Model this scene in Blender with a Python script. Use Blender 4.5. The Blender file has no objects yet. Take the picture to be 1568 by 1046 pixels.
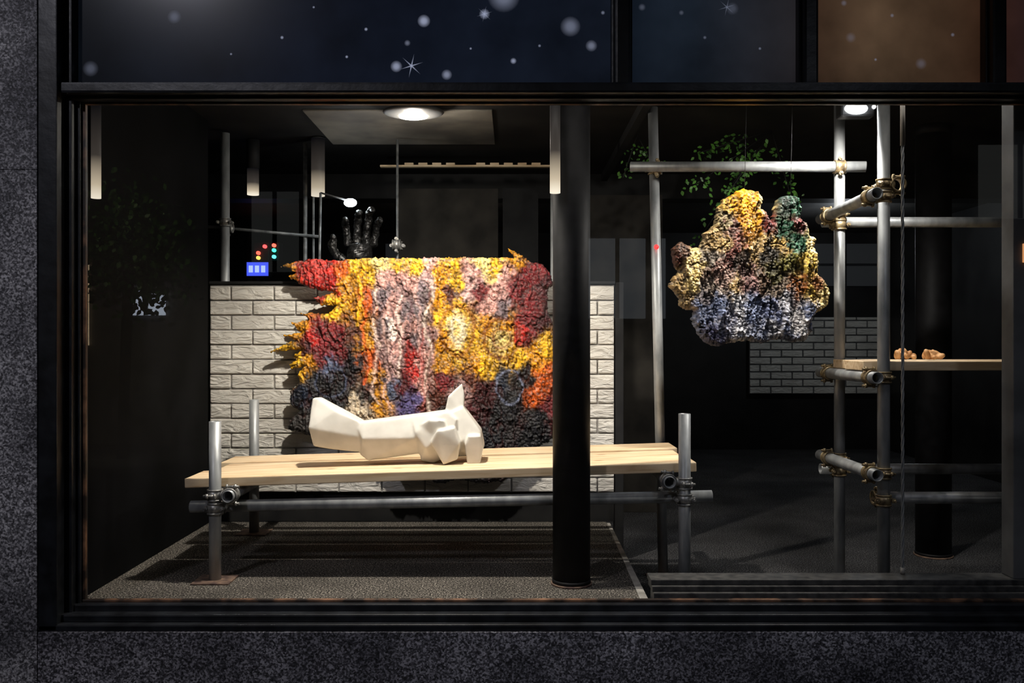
import bpy, bmesh, math, random
import numpy as np
from mathutils import Vector, Matrix
random.seed(7)
scene=bpy.context.scene
COL=scene.collection
try:
    scene.view_settings.view_transform='Standard'
except Exception: pass

# ---------------------------------------------------------------- helpers
def link(o,parent=None):
    COL.objects.link(o)
    if parent: o.parent=parent
    return o
def empty(name,loc=(0,0,0)):
    e=bpy.data.objects.new(name,None); e.empty_display_size=.1
    COL.objects.link(e); return e
def bm_obj(name,bm,mat,parent=None,smooth=False):
    me=bpy.data.meshes.new(name); bm.to_mesh(me); bm.free()
    if mat is not None:
        for m in (mat if isinstance(mat,(list,tuple)) else [mat]): me.materials.append(m)
    if smooth:
        for p in me.polygons: p.use_smooth=True
    return link(bpy.data.objects.new(name,me),parent)
def add_box(bm,x0,x1,y0,y1,z0,z1,bev=0,mi=0):
    r=bmesh.ops.create_cube(bm,size=1)
    vs=r['verts']
    for v in vs:
        v.co=Vector(((x0+x1)/2+v.co.x*(x1-x0),(y0+y1)/2+v.co.y*(y1-y0),(z0+z1)/2+v.co.z*(z1-z0)))
    fs=set(f for v in vs for f in v.link_faces)
    for f in fs: f.material_index=mi
    if bev>0:
        es=set(e for v in vs for e in v.link_edges)
        r=bmesh.ops.bevel(bm,geom=list(es),offset=bev,segments=2,affect='EDGES',profile=.6)
        for f in r['faces']: f.material_index=mi
def box(name,x0,x1,y0,y1,z0,z1,mat,parent=None,bev=0):
    bm=bmesh.new(); add_box(bm,x0,x1,y0,y1,z0,z1,bev); return bm_obj(name,bm,mat,parent)
def frame_mat(p1,p2):
    d=(Vector(p2)-Vector(p1)); q=d.to_track_quat('Z','Y')
    return Matrix.Translation(p1)@q.to_matrix().to_4x4(), d.length
def add_tube(bm,p1,p2,ro,ri=0,seg=28,mi=0):
    M,L=frame_mat(p1,p2)
    rings=[]
    prof=[(ro,0),(ro,L)] if ri<=0 else [(ri,0),(ro,0),(ro,L),(ri,L)]
    for r,z in prof:
        rings.append([bm.verts.new(M@Vector((r*math.cos(2*math.pi*i/seg),r*math.sin(2*math.pi*i/seg),z))) for i in range(seg)])
    n=len(rings)
    pairs=[(i,i+1) for i in range(n-1)]
    if ri>0: pairs.append((n-1,0))
    for a,b in pairs:
        for i in range(seg):
            f=bm.faces.new((rings[a][i],rings[a][(i+1)%seg],rings[b][(i+1)%seg],rings[b][i])); f.smooth=True; f.material_index=mi
    if ri<=0:
        f=bm.faces.new(list(reversed(rings[0]))); f.material_index=mi
        f=bm.faces.new(rings[1]); f.material_index=mi
def tube(name,p1,p2,mat,parent=None,r=.0241,hollow=True):
    bm=bmesh.new(); add_tube(bm,p1,p2,r,r*.84 if hollow else 0)
    bmesh.ops.recalc_face_normals(bm,faces=bm.faces)
    return bm_obj(name,bm,mat,parent)
def coupler(name,pa,da,pb,db,mat,parent):
    bm=bmesh.new(); pa=Vector(pa);pb=Vector(pb);da=Vector(da).normalized();db=Vector(db).normalized()
    for p,d,o in ((pa,da,pb),(pb,db,pa)):
        add_tube(bm,p-d*.020,p+d*.020,.0290,.0243,20)
        add_tube(bm,p-d*.023,p-d*.017,.0315,.0243,20)
        add_tube(bm,p+d*.017,p+d*.023,.0315,.0243,20)
        out=(p-o); out=out-d*out.dot(d)
        if out.length<.005: out=d.orthogonal()
        out.normalize(); side=d.cross(out).normalized()
        for s in (1,-1):
            b=p+side*s*.034
            add_tube(bm,b-out*.018,b+out*.034,.005,0,10)
            add_tube(bm,b+out*.014,b+out*.024,.010,0,6)
            add_tube(bm,b-out*.017,b-out*.010,.010,0,10)
    add_tube(bm,pa+(pb-pa)*.25,pb-(pb-pa)*.25,.019,0,12)
    bmesh.ops.recalc_face_normals(bm,faces=bm.faces)
    return bm_obj(name,bm,mat,parent)

# ---------------------------------------------------------------- materials
def new_mat(name):
    m=bpy.data.materials.new(name); m.use_nodes=True
    nt=m.node_tree; b=nt.nodes['Principled BSDF']; return m,nt,b
def N(nt,t,**k):
    n=nt.nodes.new(t)
    for a,v in k.items():
        if hasattr(n,a): setattr(n,a,v)
    return n
def coords(nt,scale=(1,1,1),kind='Object'):
    tc=N(nt,'ShaderNodeTexCoord'); mp=N(nt,'ShaderNodeMapping'); mp.inputs['Scale'].default_value=scale
    nt.links.new(tc.outputs[kind],mp.inputs[0]); return mp.outputs[0]
def ramp(nt,src,stops):
    r=N(nt,'ShaderNodeValToRGB'); e=r.color_ramp.elements
    e[0].position=stops[0][0]; e[0].color=(*stops[0][1],1)
    e[1].position=stops[-1][0]; e[1].color=(*stops[-1][1],1)
    for p,c in stops[1:-1]:
        x=e.new(p); x.color=(*c,1)
    nt.links.new(src,r.inputs[0]); return r.outputs[0]
def bump(nt,b,src,st,dist=.01):
    n=N(nt,'ShaderNodeBump'); n.inputs['Strength'].default_value=st; n.inputs['Distance'].default_value=dist
    nt.links.new(src,n.inputs['Height']); nt.links.new(n.outputs[0],b.inputs['Normal'])
def noise_mat(name,c1,c2,scale,rough=.6,metal=0,bst=.2,bdist=.005,detail=6,lo=.35,hi=.65,mapscale=(1,1,1),spec=.5):
    m,nt,b=new_mat(name)
    n=N(nt,'ShaderNodeTexNoise'); n.inputs['Scale'].default_value=scale; n.inputs['Detail'].default_value=detail
    nt.links.new(coords(nt,mapscale),n.inputs['Vector'])
    nt.links.new(ramp(nt,n.outputs[0],[(lo,c1),(hi,c2)]),b.inputs['Base Color'])
    b.inputs['Roughness'].default_value=rough; b.inputs['Metallic'].default_value=metal
    b.inputs['Specular IOR Level'].default_value=spec
    if bst: bump(nt,b,n.outputs[0],bst,bdist)
    return m
def emis(name,c,s):
    m,nt,b=new_mat(name); b.inputs['Base Color'].default_value=(*[x*.3 for x in c],1)
    b.inputs['Emission Color'].default_value=(*c,1); b.inputs['Emission Strength'].default_value=s
    return m

M_steel=noise_mat('galvanised_steel',(.19,.20,.205),(.40,.41,.41),22,.45,.4,.15,.002,8,.3,.7,(1,1,.35))
M_steel_dark=noise_mat('weathered_steel',(.10,.105,.11),(.26,.27,.27),25,.5,.4,.15,.002)
M_brass=noise_mat('passivated_coupler',(.14,.10,.06),(.46,.36,.20),40,.42,.6,.3,.002)
M_coup=noise_mat('galvanised_coupler',(.15,.15,.15),(.42,.41,.38),40,.42,.6,.3,.002)
M_black=noise_mat('black_gloss_paint',(.005,.0055,.007),(.016,.018,.022),14,.36,0,.4,.005)
M_col=noise_mat('black_column_paint',(.0025,.0025,.003),(.007,.007,.008),20,.6,0,.3,.004,spec=.2)
M_blackm=noise_mat('black_matt',(.006,.006,.007),(.014,.014,.014),9,.7,0,.1,.003,spec=.25)
M_bead=noise_mat('worn_brown_bead',(.02,.012,.008),(.30,.15,.08),14,.45,0,.4,.004,10,.45,.75)
M_plate=noise_mat('rusty_plate',(.06,.035,.03),(.20,.13,.09),30,.7,.2,.3,.002)
M_white=noise_mat('white_plaster',(.52,.495,.44),(.62,.59,.53),14,.5,0,.12,.003)
M_paint=noise_mat('grey_painted_pilaster',(.08,.08,.08),(.15,.15,.15),6,.6,0,.1,.003)
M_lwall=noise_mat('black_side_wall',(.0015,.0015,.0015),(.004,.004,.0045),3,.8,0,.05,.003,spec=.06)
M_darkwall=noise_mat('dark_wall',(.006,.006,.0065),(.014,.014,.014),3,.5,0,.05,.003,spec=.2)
M_ceil=noise_mat('dark_ceiling',(.008,.008,.008),(.018,.017,.016),4,.7,0,.1,.003,spec=.15)
M_ceil_lit=noise_mat('painted_lit_ceiling',(.06,.054,.047),(.15,.135,.11),4,.7,0,.1,.003)  # paler tone paints the lamplight on the ceiling
M_cream=noise_mat('cream_strip',(.22,.21,.19),(.36,.34,.31),20,.7,0,.1,.002)
M_mort=noise_mat('mortar',(.20,.19,.175),(.32,.30,.28),30,.8,0,.2,.003)
M_mortd=noise_mat('mortar_dark',(.05,.05,.05),(.09,.09,.09),30,.8,0,.2,.003)

def granite(name,dark,mid,lite):
    m,nt,b=new_mat(name); co=coords(nt)
    v=N(nt,'ShaderNodeTexVoronoi'); v.inputs['Scale'].default_value=170; nt.links.new(co,v.inputs['Vector'])
    n=N(nt,'ShaderNodeTexNoise'); n.inputs['Scale'].default_value=120; n.inputs['Detail'].default_value=8; nt.links.new(co,n.inputs['Vector'])
    n2=N(nt,'ShaderNodeTexNoise'); n2.inputs['Scale'].default_value=3.0; n2.inputs['Detail'].default_value=7; nt.links.new(co,n2.inputs['Vector'])
    sep=N(nt,'ShaderNodeSeparateColor'); nt.links.new(v.outputs['Color'],sep.inputs[0])
    mx=N(nt,'ShaderNodeMath',operation='MULTIPLY_ADD'); nt.links.new(sep.outputs[0],mx.inputs[0]); mx.inputs[1].default_value=.4
    m2=N(nt,'ShaderNodeMath',operation='MULTIPLY'); nt.links.new(n.outputs[0],m2.inputs[0]); m2.inputs[1].default_value=.95
    nt.links.new(m2.outputs[0],mx.inputs[2])
    c=ramp(nt,mx.outputs[0],[(.44,dark),(.66,mid),(.88,lite)])
    mul=N(nt,'ShaderNodeMixRGB',blend_type='MULTIPLY'); mul.inputs[0].default_value=1
    nt.links.new(c,mul.inputs[1]); nt.links.new(ramp(nt,n2.outputs[0],[(.35,(.28,.28,.30)),(.65,(1,1,1))]),mul.inputs[2])
    nt.links.new(mul.outputs[0],b.inputs['Base Color']); b.inputs['Roughness'].default_value=.6
    bump(nt,b,mx.outputs[0],.6,.005); return m
M_granite=granite('granite',(.06,.057,.062),(.21,.205,.22),(.70,.68,.70))
M_granite2=granite('granite_dark',(.025,.024,.027),(.12,.115,.13),(.52,.50,.54))

def floor_mat(name,a,bb,c,lo=.40,hi=.66):
    m,nt,b=new_mat(name); co=coords(nt)
    n=N(nt,'ShaderNodeTexNoise'); n.inputs['Scale'].default_value=150; n.inputs['Detail'].default_value=4; nt.links.new(co,n.inputs['Vector'])
    n2=N(nt,'ShaderNodeTexNoise'); n2.inputs['Scale'].default_value=3; n2.inputs['Detail'].default_value=5; nt.links.new(co,n2.inputs['Vector'])
    c1=ramp(nt,n.outputs[0],[(lo,a),(.53,bb),(hi,c)])
    mul=N(nt,'ShaderNodeMixRGB',blend_type='MULTIPLY'); mul.inputs[0].default_value=1
    nt.links.new(c1,mul.inputs[1]); nt.links.new(ramp(nt,n2.outputs[0],[(.3,(.5,.5,.5)),(.7,(1,1,1))]),mul.inputs[2])
    nt.links.new(mul.outputs[0],b.inputs['Base Color']); b.inputs['Roughness'].default_value=.9; b.inputs['Specular IOR Level'].default_value=.15
    bump(nt,b,n.outputs[0],.9,.006); return m
M_floor=floor_mat('speckled_floor',(.02,.018,.016),(.10,.09,.078),(.46,.42,.36))
M_floor2=floor_mat('asphalt_floor',(.012,.012,.013),(.05,.05,.053),(.22,.22,.22))

def pine():
    m,nt,b=new_mat('pine_board'); co=coords(nt,(1.2,14,14))
    n=N(nt,'ShaderNodeTexNoise'); n.inputs['Scale'].default_value=2.2; n.inputs['Detail'].default_value=8; n.inputs['Distortion'].default_value=1.2; nt.links.new(co,n.inputs['Vector'])
    c=ramp(nt,n.outputs[0],[(.28,(.42,.26,.13)),(.42,(.64,.46,.27)),(.6,(.76,.60,.40)),(.8,(.66,.49,.30))])
    v=N(nt,'ShaderNodeTexVoronoi'); v.inputs['Scale'].default_value=3.4; nt.links.new(coords(nt,(1,2.2,2.2)),v.inputs['Vector'])
    k=ramp(nt,v.outputs['Distance'],[(.0,(.3,.16,.09)),(.05,(.5,.33,.22)),(.10,(1,1,1))])
    mul=N(nt,'ShaderNodeMixRGB',blend_type='MULTIPLY'); mul.inputs[0].default_value=.85
    nt.links.new(c,mul.inputs[1]); nt.links.new(k,mul.inputs[2])
    nt.links.new(mul.outputs[0],b.inputs['Base Color']); b.inputs['Roughness'].default_value=.6
    bump(nt,b,n.outputs[0],.15,.003); return m
M_pine=pine()
def brickm():
    m,nt,b=new_mat('white_painted_brick')
    n=N(nt,'ShaderNodeTexNoise'); n.inputs['Scale'].default_value=20; n.inputs['Detail'].default_value=10; n.inputs['Distortion'].default_value=1.0; nt.links.new(coords(nt,(.6,1,1.8)),n.inputs['Vector'])
    n2=N(nt,'ShaderNodeTexNoise'); n2.inputs['Scale'].default_value=5; n2.inputs['Detail'].default_value=3; nt.links.new(coords(nt),n2.inputs['Vector'])
    nt.links.new(ramp(nt,n2.outputs[0],[(.3,(.48,.455,.41)),(.7,(.66,.63,.57))]),b.inputs['Base Color']); b.inputs['Roughness'].default_value=.45
    bump(nt,b,n.outputs[0],1,.018); return m
M_brick=brickm()

# ---------------------------------------------------------------- architecture
GY=-.12
wl=empty('wall_exterior_left')
bm=bmesh.new()
zs=[-1.2,-.06,1.56,3.0]
for a,b_ in zip(zs[:-1],zs[1:]): add_box(bm,-3.2,-1.667,GY,.5,a+.0006,b_-.0006,.002)
bm_obj('granite_blocks',bm,M_granite,wl)
box('wall_core',-3.19,-1.69,GY+.02,.48,-1.2,3.0,M_darkwall,wl)
wp=empty('wall_front_plinth')
bm=bmesh.new()
for a,b_ in ((-1.665,2.1),(2.102,3.2)): add_box(bm,a,b_,GY,.0,-1.2,-.062,.003)
bm_obj('granite_course',bm,M_granite2,wp)
wf=empty('window_1')
box('jamb_outer',-1.668,-1.60,-.115,.02,-.06,3,M_black,wf,.004)
box('jamb_step',-1.615,-1.575,-.06,.02,-.05,3,M_black,wf,.005)
box('jamb_inner',-1.59,-1.56,-.03,.03,0.0,1.84,M_black,wf,.004)
box('jamb_bead',-1.562,-1.548,-.015,.0,.02,1.83,M_bead,wf,.003)
box('sill_lower',-1.668,3,-.115,.02,-.062,-.038,M_black,wf,.006)
box('sill_mid',-1.61,3,-.085,.02,-.038,-.012,M_black,wf,.006)
box('sill_upper',-1.59,3,-.045,.02,-.014,.012,M_black,wf,.005)
box('sill_bead',-1.56,3,-.018,.0,.010,.022,M_bead,wf,.004)
box('transom_rail',-1.668,3,-.095,.03,1.836,1.876,M_black,wf,.009)
box('transom_drip',-1.60,3,-.06,.03,1.824,1.84,M_black,wf,.005)
box('head_bead',-1.56,3,-.018,.0,1.817,1.826,M_bead,wf,.003)
for i,(x,w) in enumerate(((.395,.028),(1.065,.026),(1.735,.026))):
    box('upper_mullion_%d'%(i+1),x-w,x+w,-.08,.03,1.87,3,M_black,wf,.009)
    box('mullion_fillet_%d'%(i+1),x-w*1.35,x+w*1.35,-.05,.03,1.87,3,M_black,wf,.006)
box('head_top',-1.668,3,-.06,.03,2.9,3,M_black,wf)
m,nt,b=new_mat('shop_glass'); nt.nodes.remove(b)
g=N(nt,'ShaderNodeBsdfGlossy'); g.inputs['Roughness'].default_value=.0
t=N(nt,'ShaderNodeBsdfTransparent'); mx=N(nt,'ShaderNodeMixShader'); mx.inputs[0].default_value=.08
nt.links.new(t.outputs[0],mx.inputs[1]); nt.links.new(g.outputs[0],mx.inputs[2]); nt.links.new(mx.outputs[0],nt.nodes['Material Output'].inputs[0])
M_glass=m
bm=bmesh.new(); bm.faces.new([bm.verts.new(p) for p in ((-1.565,-.004,.015),(3,-.004,.015),(3,-.004,1.826),(-1.565,-.004,1.826))])
bm_obj('glass_pane',bm,M_glass,wf)
def night_mat(name,c0,c1,c2,e):
    m,nt,b=new_mat(name)
    tc=N(nt,'ShaderNodeTexCoord'); sp=N(nt,'ShaderNodeSeparateXYZ'); nt.links.new(tc.outputs['Generated'],sp.inputs[0])
    c=ramp(nt,sp.outputs[0],[(0,c0),(.38,c1),(1,c2)])
    n=N(nt,'ShaderNodeTexNoise'); n.inputs['Scale'].default_value=2.5; n.inputs['Detail'].default_value=5; nt.links.new(coords(nt),n.inputs['Vector'])
    mul=N(nt,'ShaderNodeMixRGB',blend_type='MULTIPLY'); mul.inputs[0].default_value=1
    nt.links.new(c,mul.inputs[1]); nt.links.new(ramp(nt,n.outputs[0],[(.3,(.35,.35,.35)),(.7,(1.2,1.2,1.2))]),mul.inputs[2])
    v=N(nt,'ShaderNodeTexVoronoi'); v.inputs['Scale'].default_value=26; nt.links.new(coords(nt),v.inputs['Vector'])
    sc=N(nt,'ShaderNodeSeparateColor'); nt.links.new(v.outputs['Color'],sc.inputs[0])
    thr=N(nt,'ShaderNodeMath',operation='GREATER_THAN'); nt.links.new(sc.outputs[1],thr.inputs[0]); thr.inputs[1].default_value=.80
    d=ramp(nt,v.outputs['Distance'],[(.0,(.10,.11,.15)),(.09,(0,0,0))])
    mm=N(nt,'ShaderNodeMixRGB',blend_type='MIX'); nt.links.new(thr.outputs[0],mm.inputs[0]); mm.inputs[1].default_value=(0,0,0,1); nt.links.new(d,mm.inputs[2])
    ad=N(nt,'ShaderNodeMixRGB',blend_type='ADD'); ad.inputs[0].default_value=1
    nt.links.new(mul.outputs[0],ad.inputs[1]); nt.links.new(mm.outputs[0],ad.inputs[2])
    b.inputs['Base Color'].default_value=(.004,.004,.005,1); b.inputs['Roughness'].default_value=.2; b.inputs['Specular IOR Level'].default_value=.2
    nt.links.new(ad.outputs[0],b.inputs['Emission Color']); b.inputs['Emission Strength'].default_value=e  # weak self-glow painted in, since no lamp lights the panes
    return m
M_n1=night_mat('snow_print_navy',(.003,.004,.006),(.004,.006,.013),(.007,.010,.018),1)
M_n2=night_mat('snow_print_blue',(.005,.008,.014),(.010,.015,.024),(.018,.016,.018),1)
M_n3=night_mat('snow_print_amber',(.034,.017,.010),(.095,.058,.034),(.026,.011,.006),1)  # brighter middle stop is a painted glow
M_n4=night_mat('snow_print_umber',(.03,.012,.008),(.012,.012,.02),(.01,.01,.02),1)
for i,(a,b_,mm) in enumerate(((-1.6,.395,M_n1),(.395,1.065,M_n2),(1.065,1.735,M_n3),(1.735,3,M_n4))):
    box('upper_pane_%d'%(i+1),a,b_,-.012,-.004,1.87,3,mm,wf)
m,nt,b=new_mat('snow_decal'); b.inputs['Base Color'].default_value=(.1,.1,.12,1)
at=N(nt,'ShaderNodeAttribute'); at.attribute_name='soft'
pw=N(nt,'ShaderNodeMath',operation='MULTIPLY'); nt.links.new(at.outputs['Fac'],pw.inputs[0]); pw.inputs[1].default_value=.8
nt.links.new(pw.outputs[0],b.inputs['Alpha']); b.inputs['Emission Color'].default_value=(.36,.40,.55,1); b.inputs['Emission Strength'].default_value=.85
M_decal=m
decals=[(-.32,2.12,.024,1),(-.42,1.955,.022,.9),(-.237,1.925,.02,.7),(-.10,2.145,.020,.8),(.005,1.975,.012,.9),(.212,2.10,.038,.45),(.288,2.03,.022,.5),
 (-.03,2.21,.06,.5),(-.53,2.09,.007,.9),(-.835,2.06,.007,.8),(-1.226,2.135,.026,.22),(-1.53,1.947,.03,.2),(.80,2.165,.024,.15),(1.23,2.06,.02,.14),(1.485,1.965,.022,.15),
 (.472,2.17,.014,.2),(.615,2.15,.010,.2),(1.205,2.185,.012,.2),(-.60,1.99,.006,.9),(.10,2.03,.006,.6),(.33,2.15,.008,.5),(-.15,2.02,.005,.8),(-1.02,2.0,.005,.6),(-.72,2.17,.005,.7),
 (.9,2.02,.006,.4),(.70,2.06,.007,.3),(1.38,2.14,.008,.3),(1.6,2.07,.008,.3),(-.38,2.04,.012,.4),(1.32,1.98,.006,.4)]
bm=bmesh.new(); soft=[]
def disc(x,z,r,a):
    n=24; c=bm.verts.new((x,-.0135,z)); soft.append(a)
    rr=[]
    for fr_,k in ((.35,.85),(.65,.4),(1,0)):
        ring=[]
        for i in range(n):
            t_=2*math.pi*i/n
            ring.append(bm.verts.new((x+r*fr_*math.cos(t_),-.0135,z+r*fr_*math.sin(t_)))); soft.append(a*k)
        rr.append(ring)
    for i in range(n):
        bm.faces.new((c,rr[0][i],rr[0][(i+1)%n]))
        for q in (0,1): bm.faces.new((rr[q][i],rr[q+1][i],rr[q+1][(i+1)%n],rr[q][(i+1)%n]))
def star(x,z,r,a):
    for k in range(6):
        t_=k*math.pi/3+.3; dx,dz=math.cos(t_),math.sin(t_)
        p=[(x-dz*r*.06,z+dx*r*.06,a),(x+dz*r*.06,z-dx*r*.06,a),(x+dx*r,z+dz*r,a*.3)]
        vs=[]
        for px,pz,aa in p: vs.append(bm.verts.new((px,-.0142,pz))); soft.append(aa)
        bm.faces.new(vs)
for d_ in decals: disc(*d_)
star(-.365,1.957,.045,.8); star(.78,2.17,.035,.25); star(-.10,2.145,.03,.6)
o=bm_obj('snow_decals',bm,M_decal,wf)
a_=o.data.attributes.new('soft','FLOAT','POINT'); a_.data.foreach_set('value',soft)

fl=empty('floor')
box('platform',-1.6,.5,.02,1.46,-.2,0,M_floor,fl)
box('lower_floor',-4,4,.02,6.2,-.26,-.2,M_floor2,fl)
bm=bmesh.new()
vs=[bm.verts.new(p) for p in ((.475,.05,.003),(.505,.05,.003),(.515,1.42,.003),(.50,1.42,.003))]; bm.faces.new(vs)
r=bmesh.ops.extrude_face_region(bm,geom=bm.faces[:]); bmesh.ops.translate(bm,verts=[g_ for g_ in r['geom'] if isinstance(g_,bmesh.types.BMVert)],vec=(0,0,-.012))
bmesh.ops.recalc_face_normals(bm,faces=bm.faces)
bm_obj('trim_1',bm,M_cream)
tl=empty('trim_2')
M_ledge=noise_mat('worn_ledge',(.02,.02,.02),(.07,.067,.063),30,.6,0,.4,.004)
box('ledge_body',.52,3,.02,.10,-.2,.035,M_ledge,tl,.004)
box('ledge_step',.517,3,.035,.13,.035,.055,M_ledge,tl,.003)
box('ledge_cap',.515,3,.05,.15,.055,.075,M_ledge,tl,.003)
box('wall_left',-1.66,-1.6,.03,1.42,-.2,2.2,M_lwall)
box('wall_hall_left',-4.06,-4,.03,6.2,-.2,2.2,M_darkwall)
box('wall_hall_right',4,4.06,.03,6.2,-.2,2.2,M_darkwall)
wb=empty('wall_back')
box('wall_surface',-4,4,6.2,6.3,-.26,2.3,M_darkwall,wb)
ce=empty('ceiling')
box('ceiling_slab',-4,4,.03,6.2,2.12,2.2,M_ceil,ce)
box('ceiling_lit_patch',-1.05,-.1,1.2,1.95,2.112,2.12,M_ceil_lit,ce,.002)  # patch painted lighter where the lamp lights the ceiling
box('soffit_beam',-4,4,2.9,3.1,1.95,2.12,M_darkwall,ce)
box('ceiling_beam_a',.62,.66,.2,2.9,2.07,2.12,M_blackm,ce)

def bricks(name,x0,x1,y,z0,z1,mat,bw=.228,bh=.078,dep=.045,mort=.008,rough=.004,mm=None):
    g=empty(name)
    bm=bmesh.new(); z=z0; row=0
    while z<z1-.01:
        h=min(bh,z1-z); x=x0-(bw/2 if row%2 else 0)
        while x<x1:
            a=max(x,x0); b2=min(x+bw,x1)
            if b2-a>.02:
                j=random.uniform(-rough,rough)
                add_box(bm,a+mort/2,b2-mort/2,y+j,y+dep,z+mort/2,z+h-mort/2,.006)
            x+=bw
        z+=h; row+=1
    bm_obj('bricks',bm,mat,g)
    box('mortar',x0+.002,x1-.002,y+.010,y+dep+.03,z0,z1-.003,mm or M_mort,g)
    return g
bg=bricks('white_brick_wall',-1.60,.543,1.44,.16,1.26,M_brick)
box('recessed_base',-1.60,.543,1.475,1.53,0,.16,M_blackm,bg)
box('end_post',.546,.59,1.44,1.53,-.2,1.27,M_blackm,bg,.003)
box('coping',-1.60,.545,1.435,1.53,1.261,1.275,M_blackm,bg,.002)
bricks('reflected_brick_panel',2.52,3.98,6.12,.40,1.22,M_brick,mort=.014,rough=.002,mm=M_mortd)  # built bricks stand in for a reflection in the glass
M_dim=emis('dim_window',(.05,.058,.062),.35); M_dim2=emis('dim_window_faint',(.03,.033,.036),.3)
wn=empty('window_2')
for i,(x0,x1,z0,z1,mm) in enumerate(((.85,1.45,1.30,2.0,M_dim),(-1.35,-.6,1.4,2.0,M_dim2),(3.2,3.9,1.55,2.0,M_dim2))):
    box('pane_%d'%(i+1),x0,x1,6.17,6.19,z0,z1,mm,wn)
    box('rail_%d'%(i+1),x0-.03,x1+.03,6.14,6.17,(z0+z1)/2-.012,(z0+z1)/2+.012,M_black,wn)
    box('stile_%d'%(i+1),(x0+x1)/2-.012,(x0+x1)/2+.012,6.14,6.17,z0-.03,z1+.03,M_black,wn)
M_part=noise_mat('partition_board',(.022,.020,.018),(.05,.045,.038),5,.7,0,.1,.003,spec=.1)
pt=empty('wall_partition')
box('board',-.74,-.09,2.5,2.54,-.2,1.95,M_part,pt,.003)
box('side_board',.40,1.02,2.75,2.79,-.2,1.95,M_part,pt,.003)
pf=empty('framed_notice')
box('frame',-.045,.155,2.46,2.49,1.28,1.48,M_blackm,pf,.003)
box('paper',-.03,.14,2.45,2.465,1.295,1.465,M_ledge,pf)
box('support_panel',-.06,.17,2.49,2.53,-.2,1.95,M_blackm,pf)
for k in range(4): box('text_line_%d'%(k+1),-.01,.12-.02*(k%2),2.446,2.451,1.325+k*.034,1.335+k*.034,M_cream,pf)
def column(name,x,y,r,z0,z1):
    g=empty(name); bm=bmesh.new(); add_tube(bm,(x,y,z0),(x,y,z1),r,0,40); bmesh.ops.recalc_face_normals(bm,faces=bm.faces)
    bm_obj('shaft',bm,M_col,g)
    bm=bmesh.new(); add_tube(bm,(x,y,z0),(x,y,z0+.008),r*1.10,0,40)
    bmesh.ops.recalc_face_normals(bm,faces=bm.faces); bm_obj('base_plate',bm,M_plate,g)
    bm=bmesh.new(); add_tube(bm,(x,y,z0+.008),(x,y,z0+.022),r*1.04,0,40)
    bmesh.ops.recalc_face_normals(bm,faces=bm.faces); bm_obj('base_collar',bm,M_col,g)
    bm=bmesh.new(); add_tube(bm,(x,y,z1-.05),(x,y,z1),r*1.1,0,40); bmesh.ops.recalc_face_normals(bm,faces=bm.faces); bm_obj('head_collar',bm,M_col,g)
column('black_column',.235,.27,.074,0,2.12)
column('black_column',2.28,1.55,.09,-.2,2.12)
pl=empty('wall_right_pilaster')
box('pilaster_face',1.862,2.3,.06,.14,.075,2.12,M_paint,pl,.004)
box('sign_plaque',1.895,2.05,.05,.06,1.25,1.32,emis('amber_sign',(.8,.35,.14),.8),pl,.002)

# ---------------------------------------------------------------- scaffold bench
sb=empty('scaffold_bench')
tilt=math.atan2(.066,2.07)
tube('post_front_left',(-1.189,.315,.006),(-1.189,.315,.637),M_steel,sb)
tube('post_front_right',(.691,.315,-.195),(.691,.315,.668),M_steel,sb)
tube('post_rear_left',(-1.29,1.19,.006),(-1.29,1.19,.666),M_steel,sb)
tube('ledger_front',(-1.307,.373,.285),(.813,.373,.328),M_steel,sb)
tube('ledger_rear',(-1.38,1.14,.30),(.82,1.14,.345),M_steel_dark,sb)
tube('transom_left',(-1.125,.27,.343),(-1.125,1.25,.343),M_steel,sb)
tube('transom_right',(.625,.27,.399),(.625,1.25,.399),M_steel,sb)
for i,(ya,yb,xa,xb,dz) in enumerate(((.352,.570,-1.326,.7475,0),(.582,.80,-1.29,.735,-.005),(.812,1.03,-1.335,.757,.002))):
    bm=bmesh.new(); add_box(bm,0,xb-xa,0,yb-ya,-.038,0,.004)
    o=bm_obj('board_%d'%(i+1),bm,M_pine,sb); o.location=(xa,ya,.402+(xa+1.326)*math.tan(tilt)+dz); o.rotation_euler=(0,-tilt,0)
coupler('coupler_1',(-1.189,.315,.29),(0,0,1),(-1.189,.373,.29),(1,0,0),M_coup,sb)
coupler('coupler_2',(-1.189,.315,.343),(0,0,1),(-1.125,.31,.343),(0,1,0),M_coup,sb)
coupler('coupler_3',(.691,.315,.326),(0,0,1),(.691,.373,.326),(1,0,0),M_coup,sb)
coupler('coupler_4',(.691,.315,.39),(0,0,1),(.625,.31,.399),(0,1,0),M_coup,sb)
coupler('coupler_5',(-1.29,1.19,.30),(0,0,1),(-1.29,1.14,.30),(1,0,0),M_coup,sb)
for i,(x,y,z) in enumerate(((-1.189,.315,0),(-1.29,1.19,0),(.691,.315,-.2))):
    box('base_plate_%d'%(i+1),x-.075,x+.075,y-.07,y+.07,z,z+.006,M_plate,sb,.001)

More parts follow.
